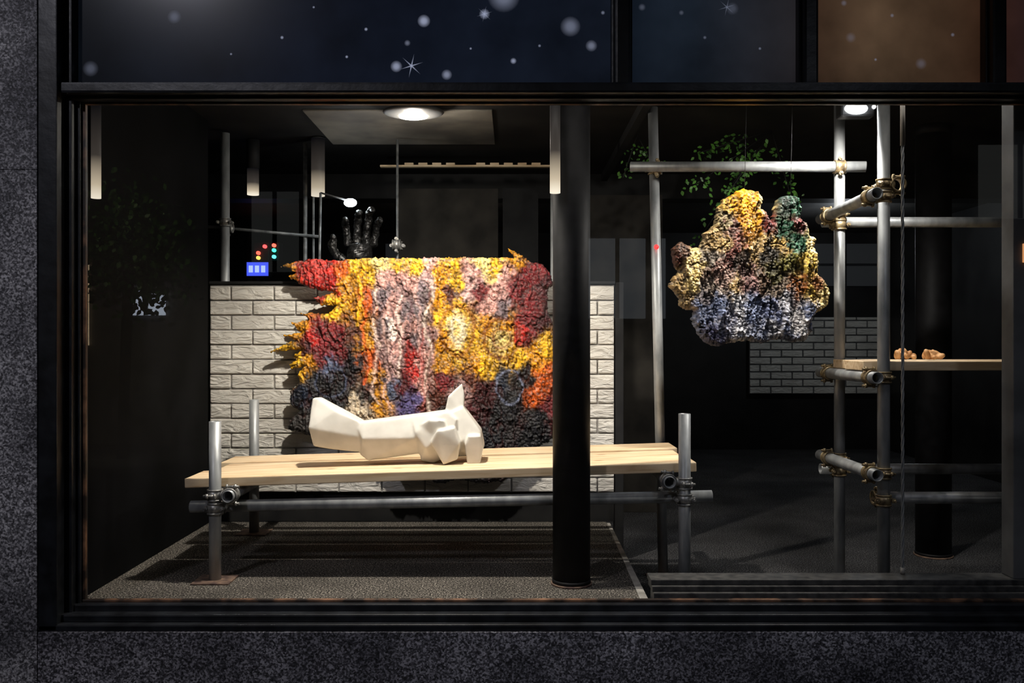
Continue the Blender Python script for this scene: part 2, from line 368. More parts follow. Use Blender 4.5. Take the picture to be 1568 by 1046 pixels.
# ---------------------------------------------------------------- right scaffold frame
sf=empty('scaffold_frame')
tube('post_tall',(.739,1.09,-.195),(.688,1.09,2.10),M_steel,sf)
coupler('coupler_tall',(.725,1.09,.34),(0,0,1),(.725,1.14,.342),(1,0,0),M_coup,sf)
box('base_plate_tall',.664,.814,1.02,1.16,-.2,-.194,M_plate,sf,.001)
tube('post_front',(1.503,.35,-.195),(1.503,.35,2.10),M_steel,sf)
tube('post_back',(1.5,.82,-.195),(1.5,.82,2.10),M_steel,sf)
tube('post_front_end',(2.55,.35,-.195),(2.55,.35,2.10),M_steel,sf)
tube('post_back_end',(2.55,.82,-.195),(2.55,.82,2.10),M_steel,sf)
tube('top_ledger',(.572,1.037,1.80),(1.60,.768,1.747),M_steel,sf)
tube('ledger_back_upper',(1.44,.873,1.51),(2.65,.873,1.51),M_steel,sf)
tube('ledger_back_lower',(1.43,.873,.366),(2.65,.873,.366),M_steel,sf)
tube('ledger_front_lower',(1.50,.403,.316),(2.65,.403,.316),M_steel,sf)
tube('transom_upper',(1.448,.28,1.545),(1.448,.92,1.53),M_steel,sf)
tube('transom_middle',(1.45,.28,.812),(1.45,.93,.812),M_steel,sf)
tube('transom_low',(1.45,.28,.425),(1.45,.93,.425),M_steel,sf)
tube('transom_end',(2.5,.28,.812),(2.5,.93,.812),M_steel,sf)
Z=(0,0,1);X=(1,0,0);Y=(0,1,0)
i=0
for pa,da,pb,db in [((1.503,.35,1.54),Z,(1.448,.35,1.543),Y),((1.503,.35,1.59),Z,(1.556,.35,1.59),Y),
   ((1.5,.82,1.535),Z,(1.448,.82,1.532),Y),((1.5,.82,1.49),Z,(1.5,.873,1.51),X),((1.5,.82,1.75),Z,(1.49,.797,1.752),X),((.695,1.09,1.795),Z,(.70,1.03,1.793),(1,-.26,-.05)),
   ((1.503,.35,.812),Z,(1.45,.35,.812),Y),((1.5,.82,.812),Z,(1.45,.82,.812),Y),
   ((1.503,.35,.425),Z,(1.45,.35,.425),Y),((1.5,.82,.425),Z,(1.45,.82,.425),Y),((1.5,.82,.366),Z,(1.5,.873,.366),X),
   ((1.503,.35,.316),Z,(1.503,.403,.316),X)]:
    i+=1; coupler('coupler_%d'%i,pa,da,pb,db,M_brass,sf)
bm=bmesh.new(); add_box(bm,1.435,2.62,.385,.585,.838,.876,.003); add_box(bm,1.46,2.60,.595,.79,.838,.876,.003)
bm_obj('shelf_boards',bm,M_pine,sf)
cb=empty('suspension_cable')
bm=bmesh.new()
for k in range(3):
    prev=None
    for j in range(181):
        z=.076+j*(2.03/180); a=j*.55+k*2.094
        p=Vector((1.482+.0035*math.cos(a),.13+.0035*math.sin(a),z))
        ring=[bm.verts.new(p+Vector((.003*math.cos(q*math.pi/3),.003*math.sin(q*math.pi/3),0))) for q in range(6)]
        if prev:
            for q in range(6): bm.faces.new((prev[q],prev[(q+1)%6],ring[(q+1)%6],ring[q]))
        prev=ring
bm_obj('wire_strands',bm,M_steel,cb,True)
bm=bmesh.new(); add_tube(bm,(1.482,.13,1.70),(1.482,.13,2.0),.009,0,12); add_tube(bm,(1.482,.13,.076),(1.482,.13,.10),.008,0,12)
bmesh.ops.recalc_face_normals(bm,faces=bm.faces); bm_obj('ferrules',bm,M_cream,cb)

# ---------------------------------------------------------------- textiles
def hash2(ix,iy,s):
    h=np.sin(ix*127.1+iy*311.7+s*74.7)*43758.5453
    return h-np.floor(h)
def vnoise(x,y,s=0):
    ix=np.floor(x);iy=np.floor(y);fx=x-ix;fy=y-iy
    fx=fx*fx*(3-2*fx);fy=fy*fy*(3-2*fy)
    return (hash2(ix,iy,s)*(1-fx)*(1-fy)+hash2(ix+1,iy,s)*fx*(1-fy)+hash2(ix,iy+1,s)*(1-fx)*fy+hash2(ix+1,iy+1,s)*fx*fy)
def fbm(x,y,s=0,o=3):
    r=0;a=.5
    for k in range(o): r=r+a*vnoise(x*2**k,y*2**k,s+k); a*=.5
    return r/(1-.5**o)
def voro(x,y,s=0):
    ix=np.floor(x);iy=np.floor(y);best=np.full(x.shape,9.);cid=np.zeros(x.shape)
    for dx in (-1,0,1):
        for dy in (-1,0,1):
            cx=ix+dx;cy=iy+dy
            px=cx+hash2(cx,cy,s);py=cy+hash2(cx,cy,s+9)
            d=(x-px)**2+(y-py)**2; m_=d<best
            best=np.where(m_,d,best);cid=np.where(m_,hash2(cx,cy,s+17),cid)
    return np.sqrt(best),cid
def srgb(h):
    c=[int(h[i:i+2],16)/255 for i in (0,2,4)]
    return [x/12.92 if x<.04045 else ((x+.055)/1.055)**2.4 for x in c]
def textile(name,outline,blobs,cx,cz,scale,step,depth,knob,loc,extra=None,folds=.02,sat=1.0,edgew=6,fold_uv=(28,60),cell=4.4,veins=.6,vcol='3a1410'):
    """outline/blobs are drawn on a pattern sheet (z down), 'scale' sheet units per metre"""
    P=np.array(outline,float); x0,z0=P.min(0)-4; x1,z1=P.max(0)+4
    us=np.arange(x0,x1,step); vs=np.arange(z0,z1,step); U,V=np.meshgrid(us,vs)
    wu=U+(fbm(U/8,V/8,3)-.5)*edgew+(fbm(U/2.6,V/2.6,13)-.5)*4; wv=V+(fbm(U/8,V/8,5)-.5)*edgew+(fbm(U/2.6,V/2.6,15)-.5)*4
    inside=np.zeros(U.shape,bool); dist=np.full(U.shape,1e9)
    n=len(P)
    for i in range(n):
        a=P[i];b=P[(i+1)%n]
        c=((a[1]>wv)!=(b[1]>wv))&(wu<(b[0]-a[0])*(wv-a[1])/((b[1]-a[1]) if b[1]!=a[1] else 1e-9)+a[0])
        inside^=c
        ab=b-a; t_=np.clip(((wu-a[0])*ab[0]+(wv-a[1])*ab[1])/(ab@ab+1e-9),0,1)
        dist=np.minimum(dist,np.hypot(wu-a[0]-t_*ab[0],wv-a[1]-t_*ab[1]))
    edge=np.clip(dist/7,0,1)**.5
    f1,cid=voro(U/cell,V/cell,1); f2,cid2=voro(U/(cell*.55)+50,V/(cell*.55),4)
    F=folds*(fbm(U/fold_uv[0],V/fold_uv[1],7)-.5)*2+folds*.7*(fbm(U/fold_uv[0]*2.2,V/fold_uv[1]*2.2,9)-.5)*2
    cord=np.abs(fbm(U/13+8,V/40,21)-.5); ridge=np.exp(-(cord/.035)**2)
    cord2=np.abs(fbm(U/20+3,V/26+(U*0),27)-.5); groove=np.exp(-(cord2/.022)**2)
    h=knob*(1-np.clip(f1,0,1))+knob*.5*(1-np.clip(f2,0,1))+F+knob*1.5*ridge-knob*1.2*groove
    front=edge*(depth/2+h); back=-edge*(depth/2+knob*.4*(1-f1))
    bu=U+(fbm(U/12,V/14,31)-.5)*24+(fbm(U/4,V/4,37)-.5)*9; bv=V+(fbm(U/12,V/16,33)-.5)*26+(fbm(U/4,V/5,39)-.5)*9
    cols=np.zeros(U.shape+(3,)); wsum=np.zeros(U.shape)
    for (bx,bz,hx) in blobs:
        w=1/(((bu-bx)**2*1.15+((bv-bz)*.78)**2)**3+60); c=np.array(srgb(hx)); cols+=w[...,None]*c; wsum+=w
    cols/=wsum[...,None]
    cols*=(.55+.8*cid)[...,None]
    g=cols.mean(-1,keepdims=True); cols=g+(cols-g)*sat
    lum=np.clip(cols.mean(-1)*4,.12,1)
    m_=(cid2>.86)&(fbm(U/20,V/20,44)>.42); cols=np.where(m_[...,None],cols*.55+np.array([.46,.39,.33])*.45*lum[...,None],cols)
    m_=(cid2<.13); cols=np.where(m_[...,None],cols*.3,cols)
    cols*= (1-.8*np.clip(f1-.28,0,1))[...,None]  # gaps between knobs darkened in the colour
    valley=np.clip(.5+F/(folds*1.1),0.0,1.0); cols*=(.6+.45*valley)[...,None]  # fold shading painted into the colour: dark hollows, lighter crests
    kk=(groove*veins)[...,None]; cols=cols*(1-kk)+np.array(srgb(vcol))*kk
    if extra: cols=extra(U,V,cols)
    cols=np.clip(cols,0.003,1)
    idx=-np.ones(U.shape,int); idx[inside]=np.arange(inside.sum()); nv=inside.sum()
    Xl=(U-cx)/scale; Zl=-(V-cz)/scale
    co=np.zeros((2*nv,3)); co[:nv,0]=Xl[inside];co[:nv,2]=Zl[inside];co[:nv,1]=-front[inside]
    co[nv:,0]=Xl[inside];co[nv:,2]=Zl[inside];co[nv:,1]=-back[inside]
    q=np.stack([idx[:-1,:-1],idx[1:,:-1],idx[1:,1:],idx[:-1,1:]],-1).reshape(-1,4)
    q=q[(q>=0).all(1)]
    faces=np.concatenate([q,q[:,::-1]+nv])
    e=np.concatenate([q[:,[0,1]],q[:,[1,2]],q[:,[2,3]],q[:,[3,0]]])
    key=set(map(tuple,e.tolist())); rim=[(a,b) for a,b in key if (b,a) not in key]
    rim=np.array([[b,a,a+nv,b+nv] for a,b in rim])
    faces=np.concatenate([faces,rim]).tolist()
    me=bpy.data.meshes.new(name); me.from_pydata(co.tolist(),[],faces); me.update()
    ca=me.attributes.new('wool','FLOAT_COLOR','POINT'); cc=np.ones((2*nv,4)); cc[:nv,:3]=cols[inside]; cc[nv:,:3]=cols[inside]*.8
    ca.data.foreach_set('color',cc.ravel())
    me.polygons.foreach_set('use_smooth',[True]*len(me.polygons))
    m,nt,b=new_mat(name+'_wool'); at=N(nt,'ShaderNodeAttribute'); at.attribute_name='wool'
    nt.links.new(at.outputs['Color'],b.inputs['Base Color']); b.inputs['Roughness'].default_value=.5; b.inputs['Specular IOR Level'].default_value=.45
    nn=N(nt,'ShaderNodeTexNoise'); nn.inputs['Scale'].default_value=220; nn.inputs['Detail'].default_value=3; nt.links.new(coords(nt),nn.inputs['Vector']); bump(nt,b,nn.outputs[0],.8,.004)
    me.materials.append(m)
    o=bpy.data.objects.new(name,me); COL.objects.link(o); o.location=loc
    bmx=bmesh.new(); bmx.from_mesh(me); bmesh.ops.delete(bmx,geom=[v for v in bmx.verts if not v.link_faces],context='VERTS'); bmx.to_mesh(me); bmx.free()
    return o
Yl='eeb93a';Yo='d4921c';Py='f4d888';Rd='b82c26';Mr='742024';Dm='481a1e';Pk='d4a096';Mv='a88682';Gm='7c6c70';Or='cc5e18';Bk='131319';Nv='1c2434';Gb='5a647e';Cr='dccbb0';Br='66382a';Dg='36322f';Wh='ecdcd2'
out1=[(424,425),(445,419),(470,414),(520,415),(560,412),(620,413),(680,412),(740,412),(778,412),(788,412),(776,396),(800,408),(815,419),(832,422),(846,440),(849,455),(838,462),(842,500),(852,520),(850,580),(856,640),(852,690),(820,710),(790,735),(770,758),(740,763),(700,755),(680,762),(640,755),(605,758),(590,730),(560,705),(530,692),(480,690),(462,685),(436,678),(440,662),(455,650),(440,640),(440,618),(455,605),(452,592),(462,580),(441,585),(439,576),(452,570),(446,564),(460,557),(440,556),(406,560),(428,546),(450,541),(426,532),(458,528),(440,513),(470,507),(454,497),(500,499),(512,487),(490,487),(474,473),(510,468),(480,462),(452,452),(436,440),(449,435)]
bl1=[(440,426,Yo),(458,430,'c83c34'),(480,430,'d85048'),(500,440,Rd),(480,448,'b0261f'),(510,450,Rd),(522,430,Or),(538,425,Yl),(560,440,Yl),(545,450,Yo),(585,418,Py),(605,425,Yl),(590,440,Pk),(610,445,Pk),(640,428,Yl),(660,418,Pk),(630,450,Pk),(655,445,Mv),(690,430,Yl),(700,448,Yl),(675,440,Yo),(740,425,Py),(720,435,Pk),(728,450,Mv),(790,416,Yo),(770,440,Pk),(755,425,Yl),(800,440,Mr),(825,440,Mr),(838,455,Dm),(765,465,Pk),(735,470,Mr),(710,470,Mv),(690,470,Br),(672,480,Yo),(650,470,Gm),(620,470,Mv),(600,490,Pk),(590,470,Gm),(575,478,Gm),(560,480,Or),(530,460,Yo),(550,500,Yo),(510,492,Yl),(515,520,Mr),(540,530,Br),(490,530,Mr),(480,545,Rd),(425,552,Yl),(448,520,Yo),(470,558,Dm),(455,578,Yl),(490,560,Mr),(470,575,Yo),(515,560,Mr),(538,572,Bk),(558,540,Yo),(565,570,Or),(572,600,Yo),(580,625,Yo),(590,550,Mv),(585,520,Gm),(602,525,Wh),(620,515,Pk),(640,500,Gm),(620,495,Gm),(608,545,Pk),(605,580,Mv),(628,560,Rd),(635,585,Rd),(618,605,Mr),(600,615,Gb),(625,632,'5a5280'),(648,600,Pk),(653,570,Pk),(650,530,Mv),(640,540,Gm),(680,500,Yl),(700,520,Py),(700,560,Yl),(678,545,Yo),(705,490,Yl),(722,540,Yl),(680,585,Yo),(725,570,Yo),(745,510,Yo),(768,537,Py),(775,515,Yo),(745,575,Yl),(790,565,Yl),(770,492,Gm),(745,485,Pk),(790,470,Mr),(812,500,Mr),(832,510,Dm),(800,525,Rd),(820,530,Mr),(832,545,Yl),(822,570,Yo),(838,595,Or),(822,620,Or),(805,600,Bk),(770,600,Nv),(785,640,Bk),(760,650,Bk),(745,615,Dm),(720,600,Br),(735,640,Dm),(700,620,Mv),(680,600,Mr),(665,640,Br),(690,650,Dg),(505,578,Gb),(480,600,Bk),(520,600,Bk),(460,625,Nv),(500,625,Bk),(560,625,Dg),(548,642,Cr),(565,612,Br),(515,650,Bk),(460,668,Dg),(842,640,Mr),(825,660,Bk),(820,690,Bk),(750,690,Bk),(700,740,Bk),(650,745,Bk),(600,700,Dg),(640,680,Mr)]
def ex1(U,V,c):
    w=(fbm(U/8,V/8,61)-.5)*6
    tex=(.55+.8*vnoise(U/2.2,V/2.2,5))[...,None]
    for (x,z,rx,rz,col,th) in ((768,537,27,30,'6a3010',2.8),(768,537,13,15,'7c4414',2.2),(700,525,26,38,'8a5010',2.6),(700,525,9,19,'d8d0b8',4),(628,585,18,34,'3c0c10',2.5),(780,612,20,26,'707890',1.3),(505,605,24,22,'404860',1.3)):
        r=np.hypot((U-x)/rx,(V-z)/rz)*min(rx,rz)+w; k=np.exp(-((r-min(rx,rz))/th)**2)[...,None]*.75
        c=c*(1-k)+np.array(srgb(col))*k*tex
    for (xx,z0,z1,col) in ((574,460,640,'e0c4b4'),(581,470,650,'5a3c3c'),(592,480,650,'d8b0a4'),(601,480,640,'4c3034'),(612,470,600,'ecd4c8'),(622,450,560,'6a4c50'),(640,450,560,'c49c94'),(655,450,650,'e0ccbc'),(663,460,650,'5c2c20'),(645,520,650,'b86860'),(720,430,480,'e8b8ae'),(732,430,480,'6c2828'),(560,460,610,'d85a18'),(548,440,520,'f0b820')):
        k=np.exp(-((U-xx-16*(fbm(V/26+xx,V*0+xx,71)-.5)-5*np.sin(V/15+xx)+w*.6)/2.3)**2)*((V>z0)&(V<z1)); k=k[...,None]*.72
        c=c*(1-k)+np.array(srgb(col))*k*tex
    return c
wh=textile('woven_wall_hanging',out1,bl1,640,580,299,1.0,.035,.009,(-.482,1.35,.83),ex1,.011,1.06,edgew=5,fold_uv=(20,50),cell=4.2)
out2=[(1094,335),(1098,318),(1110,303),(1125,294),(1140,290),(1158,293),(1167,305),(1163,316),(1172,326),(1179,340),(1184,316),(1190,303),(1208,299),(1222,303),(1225,320),(1222,335),(1235,345),(1238,360),(1247,365),(1245,385),(1251,400),(1249,420),(1263,432),(1271,450),(1265,468),(1250,478),(1241,490),(1243,507),(1233,521),(1215,525),(1200,521),(1185,519),(1165,526),(1145,522),(1120,525),(1095,531),(1080,527),(1065,507),(1057,490),(1062,478),(1040,470),(1038,456),(1024,440),(1028,425),(1038,418),(1030,400),(1027,383),(1040,370),(1055,378),(1070,382),(1075,358),(1090,350)]
Ol='6e6a34';Gn='1c4a34';Tn='b09464';Sl='6e7894';Pg='ccccd2';Ms='cc9418';Cm='ecd494'
bl2=[(1140,312,Ms),(1150,345,Ms),(1140,330,'b07810'),(1155,362,'a87414'),(1140,370,'8a6020'),(1125,310,Ms),(1110,315,'b89448'),(1105,335,'8a7c5c'),(1118,350,'6a4c44'),(1164,300,Cm),(1100,370,Tn),(1125,375,'7c4c44'),(1048,385,'5a4030'),(1036,400,'6a3c30'),(1060,400,Cm),(1085,400,'8a8074'),(1108,395,'5a2c28'),(1130,400,'40342c'),(1150,390,Tn),(1172,345,'501c18'),(1172,390,'302a20'),(1160,378,Tn),(1200,310,'2c3c36'),(1216,325,Gn),(1195,355,Gn),(1210,350,'5a1c1c'),(1222,380,Gn),(1210,375,Gn),(1240,378,Cm),(1230,405,'c8ac58'),(1205,400,Ol),(1195,380,'b09050'),(1180,420,'48441f'),(1160,430,'5a4434'),(1140,430,'9c7874'),(1120,440,Tn),(1105,425,'b09488'),(1090,440,'9a8c80'),(1090,420,'5c4038'),(1060,430,Cm),(1075,425,'8a7464'),(1035,440,Tn),(1045,460,Tn),(1075,455,'7c7478'),(1250,440,'9a6840'),(1262,455,Cm),(1237,450,'c8a858'),(1215,440,'9a5c28'),(1190,445,'807060'),(1070,480,Sl),(1100,470,Sl),(1125,465,Pg),(1150,470,Sl),(1180,480,'7880a0'),(1200,465,'a4a4ac'),(1215,492,'f0ecec'),(1235,480,Sl),(1090,510,'4c4c68'),(1130,500,Pg),(1110,490,'9c9eb0'),(1160,510,'8890a8'),(1200,510,Sl),(1180,500,Pg)]
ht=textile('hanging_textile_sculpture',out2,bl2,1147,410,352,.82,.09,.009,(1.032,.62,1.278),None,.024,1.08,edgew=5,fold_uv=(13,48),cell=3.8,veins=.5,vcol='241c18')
bm=bmesh.new(); add_tube(bm,(.18,-.0,.30),(.19,-.0,.835),.0010,0,6); add_tube(bm,(-.02,-.0,.32),(-.01,-.0,.835),.0010,0,6)
o=bm_obj('hanging_threads',bm,M_blackm,ht)

# ---------------------------------------------------------------- reclining faceted sculpture
hulls=[
 ([(481,612,.02),(491,612,.035),(479,655,.085),(484,684,.06),(520,633,.055),(553,648,.055),(557,672,.075),(550,696,.05),(508,690,.05)],0.0),
 ([(548,651,.05),(553,700,.045),(566,709,.055),(600,648,.07),(645,642,.065),(640,675,.10),(643,701,.06),(560,674,.09)],0.0),
 ([(634,643,.06),(640,668,.105),(646,712,.06),(665,716,.06),(688,638,.085),(703,650,.08),(690,675,.115),(700,700,.07),(655,690,.11)],0.0),
 ([(680,645,.07),(712,632,.045),(718,655,.08),(738,670,.075),(742,695,.06),(735,708,.05),(702,708,.05),(690,690,.10)],0.01),
 ([(684,637,.028),(689,616,.016),(711,596,.003),(714,615,.012),(712,642,.03),(692,648,.03)],0.0),
 ([(664,682,.03),(674,664,.04),(700,660,.045),(708,684,.04),(703,708,.03),(682,715,.03)],-.105),
 ([(714,686,.025),(720,674,.035),(738,674,.035),(741,696,.03),(736,717,.03),(717,718,.028)],-.09),
 ([(648,656,.02),(662,648,.04),(684,650,.04),(690,668,.035),(672,684,.03),(650,680,.02)],-.07),
]
bm=bmesh.new()
for pts,dy in hulls:
    vs=[]
    for (px,pz,hd) in pts:
        for s in (-1,1): vs.append(bm.verts.new(((px-610)/352,dy+s*hd+.008*math.sin(px*.7+pz),(713-pz)/352)))
    bmesh.ops.convex_hull(bm,input=vs)
bmesh.ops.delete(bm,geom=[v for v in bm.verts if not v.link_faces],context='VERTS')
sc=bm_obj('reclining_figure_sculpture',bm,M_white)
sc.location=(-.494,.64,.436); sc.rotation_euler=(0,-tilt,0)
r_=sc.modifiers.new('Remesh','REMESH'); r_.mode='VOXEL'; r_.voxel_size=.004; r_.use_smooth_shade=True
s_=sc.modifiers.new('Smooth','SMOOTH'); s_.iterations=14; s_.factor=.5

M_amber=noise_mat('amber_clay',(.42,.18,.05),(.78,.45,.20),30,.6,0,.5,.004)
def clay(name,x,y,z,s,seed):
    R=random.Random(seed); bm=bmesh.new()
    for k in range(16):
        a=R.uniform(0,6.28); r=R.uniform(0,.035)*s; h=R.uniform(.02,.055)*s
        M=Matrix.Translation((x+r*math.cos(a)*1.3,y+r*math.sin(a),z+h*.5+.003))@Matrix.Rotation(R.uniform(0,3),4,'Y')@Matrix.Diagonal((R.uniform(.008,.014)*s,R.uniform(.008,.014)*s,max(.008,h*.5),1))
        bmesh.ops.create_icosphere(bm,subdivisions=2,radius=1,matrix=M)
    for v in bm.verts:
        if v.co.z<z+.001: v.co.z=z+.001
    o=bm_obj(name,bm,M_amber); r_=o.modifiers.new('R','REMESH'); r_.mode='VOXEL'; r_.voxel_size=.003; return o
clay('clay_fragment',1.655,.5,.877,1.0,3); clay('clay_fragment',1.765,.5,.877,1.0,5)
# ---------------------------------------------------------------- lamps
M_bulb=emis('lamp_white',(1,.97,.9),30)
def halo_mat(name,e):
    m,nt,b=new_mat(name); tc=N(nt,'ShaderNodeTexCoord'); mp=N(nt,'ShaderNodeMapping'); mp.inputs['Location'].default_value=(-1,-1,0); mp.inputs['Scale'].default_value=(2,2,0)
    nt.links.new(tc.outputs['Generated'],mp.inputs[0]); ln=N(nt,'ShaderNodeVectorMath',operation='LENGTH'); nt.links.new(mp.outputs[0],ln.inputs[0])
    c=ramp(nt,ln.outputs['Value'],[(0,(1,.95,.85)),(.3,(.35,.32,.26)),(.55,(.04,.036,.03)),(.85,(.003,.003,.003)),(1,(.0,.0,.0))])  # radial ramp paints the bloom around the lamp
    nt.links.new(c,b.inputs['Emission Color']); b.inputs['Emission Strength'].default_value=e; b.inputs['Base Color'].default_value=(.05,.05,.05,1); return m
M_halo=halo_mat('lamp_halo_glow',5)
def ceiling_lamp(name,x,y,z,r,zt):
    g=empty(name)
    bm=bmesh.new(); bmesh.ops.create_uvsphere(bm,u_segments=48,v_segments=16,radius=1,matrix=Matrix.Translation((x,y,z))@Matrix.Diagonal((r,r*.8,.024,1)))
    bm_obj('glow_halo_dish',bm,M_halo,g,True)  # added dish that carries the painted lamp glow
    bm=bmesh.new(); bmesh.ops.create_uvsphere(bm,u_segments=24,v_segments=12,radius=1,matrix=Matrix.Translation((x,y,z-.024))@Matrix.Diagonal((.07,.035,.013,1)))
    bm_obj('lens',bm,M_bulb,g,True)
    bm=bmesh.new(); add_tube(bm,(x,y,z),(x,y,zt),.05,0,24); bm_obj('canopy',bm,M_blackm,g)
ceiling_lamp('ceiling_lamp',-.483,1.10,2.080,.15,2.118)
def spot_fix(name,p,aim):
    g=empty(name); p=Vector(p); d=(Vector(aim)-p).normalized(); bm=bmesh.new()
    add_tube(bm,p-d*.09,p+d*.0,.032,.028,20); add_tube(bm,p-d*.11,p-d*.088,.02,0,16)
    add_tube(bm,(p-d*.08),Vector((p.x,p.y,2.115)),.006,0,8)
    bmesh.ops.recalc_face_normals(bm,faces=bm.faces); bm_obj('can',bm,M_blackm,g)
    bm=bmesh.new(); add_tube(bm,p-d*.012,p-d*.006,.027,0,20); bm_obj('lens',bm,M_bulb,g)
spot_fix('track_spotlight',(-.45,.22,2.04),(-.35,1.3,.8)); spot_fix('track_spotlight',(.9,.16,2.06),(1.0,.7,1.2))
fg=empty('floodlight')
bm=bmesh.new(); add_box(bm,1.385,1.530,.50,.56,1.905,1.985,.01); bm_obj('housing',bm,M_blackm,fg)
bm=bmesh.new(); bmesh.ops.create_uvsphere(bm,u_segments=32,v_segments=12,radius=1,matrix=Matrix.Translation((1.45,.50,1.938))@Matrix.Diagonal((.048,.03,.024,1))); bm_obj('lens',bm,emis('flood_white',(.95,.98,1),40),fg,True)
bm=bmesh.new(); bmesh.ops.create_uvsphere(bm,u_segments=16,v_segments=8,radius=.008,matrix=Matrix.Translation((1.525,.498,1.945))); bm_obj('pilot_lamp',bm,emis('pilot_white',(.95,.98,1),15),fg,True)
tube('bracket',(1.47,.53,1.985),(1.47,.53,2.115),M_blackm,fg,.008,False)
ls=empty('fill_light_bar'); box('channel',-1.4,2.2,.06,.10,1.93,1.945,M_blackm,ls)  # unseen bar, added to go with the frontal fill
def light(name,typ,loc,aim,e,col=(1,.95,.87),size=.06,spot=None,blend=.6,sy=None):
    l=bpy.data.lights.new(name,typ); l.energy=e; l.color=col
    if typ=='SPOT': l.spot_size=math.radians(spot); l.spot_blend=blend; l.shadow_soft_size=size
    elif typ=='AREA':
        l.size=size
        if sy: l.shape='RECTANGLE'; l.size_y=sy
    else: l.shadow_soft_size=size
    o=bpy.data.objects.new(name,l); COL.objects.link(o); o.location=loc
    if aim: o.rotation_euler=(Vector(aim)-Vector(loc)).to_track_quat('-Z','Y').to_euler()
    return o
light('front_fill_light','AREA',(.4,.08,1.925),(.4,.8,.9),4.5,(1,.95,.88),3.4,None,.5,.03)  # added frontal fill, hidden behind the window head
light('key_spot_light','SPOT',(-.44,.235,2.02),(-.40,.95,.62),205,(1,.93,.82),.03,112,.7)
light('right_spot_light','SPOT',(1.42,.47,1.88),(1.15,.85,1.0),55,(1,.96,.9),.025,165,.8)
light('textile_spot_light','SPOT',(.9,.18,2.04),(1.03,.62,1.17),100,(1,.93,.83),.03,60,.7)
light('ceiling_lamp_light','POINT',(-.483,1.10,2.00),None,10,(1,.93,.82),.03)
light('hall_light','POINT',(2.9,4.4,1.9),None,16,(.85,.93,1),.1)
light('hall_light_b','POINT',(-.5,4.0,1.9),None,3,(1,.9,.8),.1)
light('street_lamp_light','SPOT',(-3.0,-4.5,4.6),(-1.7,0,.6),300,(.90,.89,1),.2,60,.9)
light('street_lamp_light_b','SPOT',(2.5,-4.5,4.6),(.9,0,-.1),130,(.78,.84,1),.2,36,.9)

def light_strip(name,x,y,zb,zt,r,e):
    g=empty(name); m,nt,b=new_mat('light_strip_glow'); tc=N(nt,'ShaderNodeTexCoord'); sp=N(nt,'ShaderNodeSeparateXYZ'); nt.links.new(tc.outputs['Generated'],sp.inputs[0])
    c=ramp(nt,sp.outputs[2],[(0,(1,.90,.72)),(.14,(.6,.50,.36)),(.45,(.05,.042,.036)),(1,(.003,.003,.004))])  # painted glow gradient, stands in for light strips reflected in the glass
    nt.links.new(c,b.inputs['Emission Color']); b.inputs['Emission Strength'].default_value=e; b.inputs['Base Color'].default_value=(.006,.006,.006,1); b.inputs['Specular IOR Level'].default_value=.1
    bm=bmesh.new(); add_tube(bm,(x,y,zb),(x,y,zt),r,0,24); bmesh.ops.recalc_face_normals(bm,faces=bm.faces); bm_obj('glow_strip',bm,m,g)
    bm=bmesh.new(); add_tube(bm,(x,y,zt),(x,y,2.115),r*1.1,0,24); bmesh.ops.recalc_face_normals(bm,faces=bm.faces); bm_obj('cap',bm,M_blackm,g)
light_strip('reflected_light_strip',-1.578,.13,1.50,1.86,.018,.9)
light_strip('reflected_light_strip',-1.105,1.8,1.785,2.11,.038,.8)
light_strip('reflected_light_strip',-1.49,1.85,1.80,1.95,.033,1)
light_strip('reflected_light_strip',.165,.16,1.525,1.88,.020,1.1)

# ---------------------------------------------------------------- background things
rs=empty('scaffold_uprights')
tube('upright_1',(-1.575,1.62,-.2),(-1.575,1.62,2.10),M_steel,rs)
tube('upright_2',(-1.19,1.85,-.2),(-1.19,1.85,2.10),M_steel_dark,rs,.012)
tube('upright_2b',(-1.145,1.86,-.2),(-1.145,1.86,2.10),M_steel_dark,rs,.007)
tube('upright_3',(-.65,1.78,-.2),(-.65,1.78,2.10),M_steel_dark,rs,.007)
tube('upright_4',(.235,1.62,-.2),(.235,1.62,2.10),M_steel,rs,.0241)
tube('cross_bar',(-1.75,1.68,1.60),(-1.1,1.86,1.56),M_steel_dark,rs,.009)
coupler('coupler_1',(-1.575,1.62,1.61),Z,(-1.575,1.675,1.59),X,M_coup,rs)
coupler('coupler_2',(-.65,1.78,1.50),Z,(-.65,1.74,1.50),X,M_coup,rs)
rl=empty('wooden_rail')
box('rail',-.81,.245,2.18,2.22,2.028,2.040,M_pine,rl,.003)
bm=bmesh.new()
for k in range(9):
    x=-.66+k*.085+(0 if k<4 else .1)
    if x<.2: add_box(bm,x,x+.055,2.185,2.215,2.040,2.054,.002)
bm_obj('blocks',bm,M_pine,rl)
M_hand=noise_mat('black_rough_glaze',(.003,.003,.003),(.016,.016,.016),12,.32,0,.8,.02)
hs=empty('black_hand_sculpture')
tx=bpy.data.textures.new('lumps','CLOUDS'); tx.noise_scale=.035
def skin_chain(name,ch,mat,parent,sub=3):
    vs=[c[:3] for c in ch]; es=[(i,i+1) for i in range(len(ch)-1)]
    me=bpy.data.meshes.new(name); me.from_pydata(vs,es,[]); o=bpy.data.objects.new(name,me); link(o,parent)
    o.modifiers.new('Skin','SKIN')
    for i,sv in enumerate(me.skin_vertices[0].data): sv.radius=(ch[i][3],ch[i][3]*.7 if ch[i][3]>.05 else ch[i][3])
    me.skin_vertices[0].data[0].use_root=True
    u=o.modifiers.new('Sub','SUBSURF'); u.levels=sub; u.render_levels=sub; me.materials.append(mat)
    d=o.modifiers.new('Lumps','DISPLACE'); d.texture=tx; d.strength=.022; d.mid_level=.5
    return o
hy=1.72
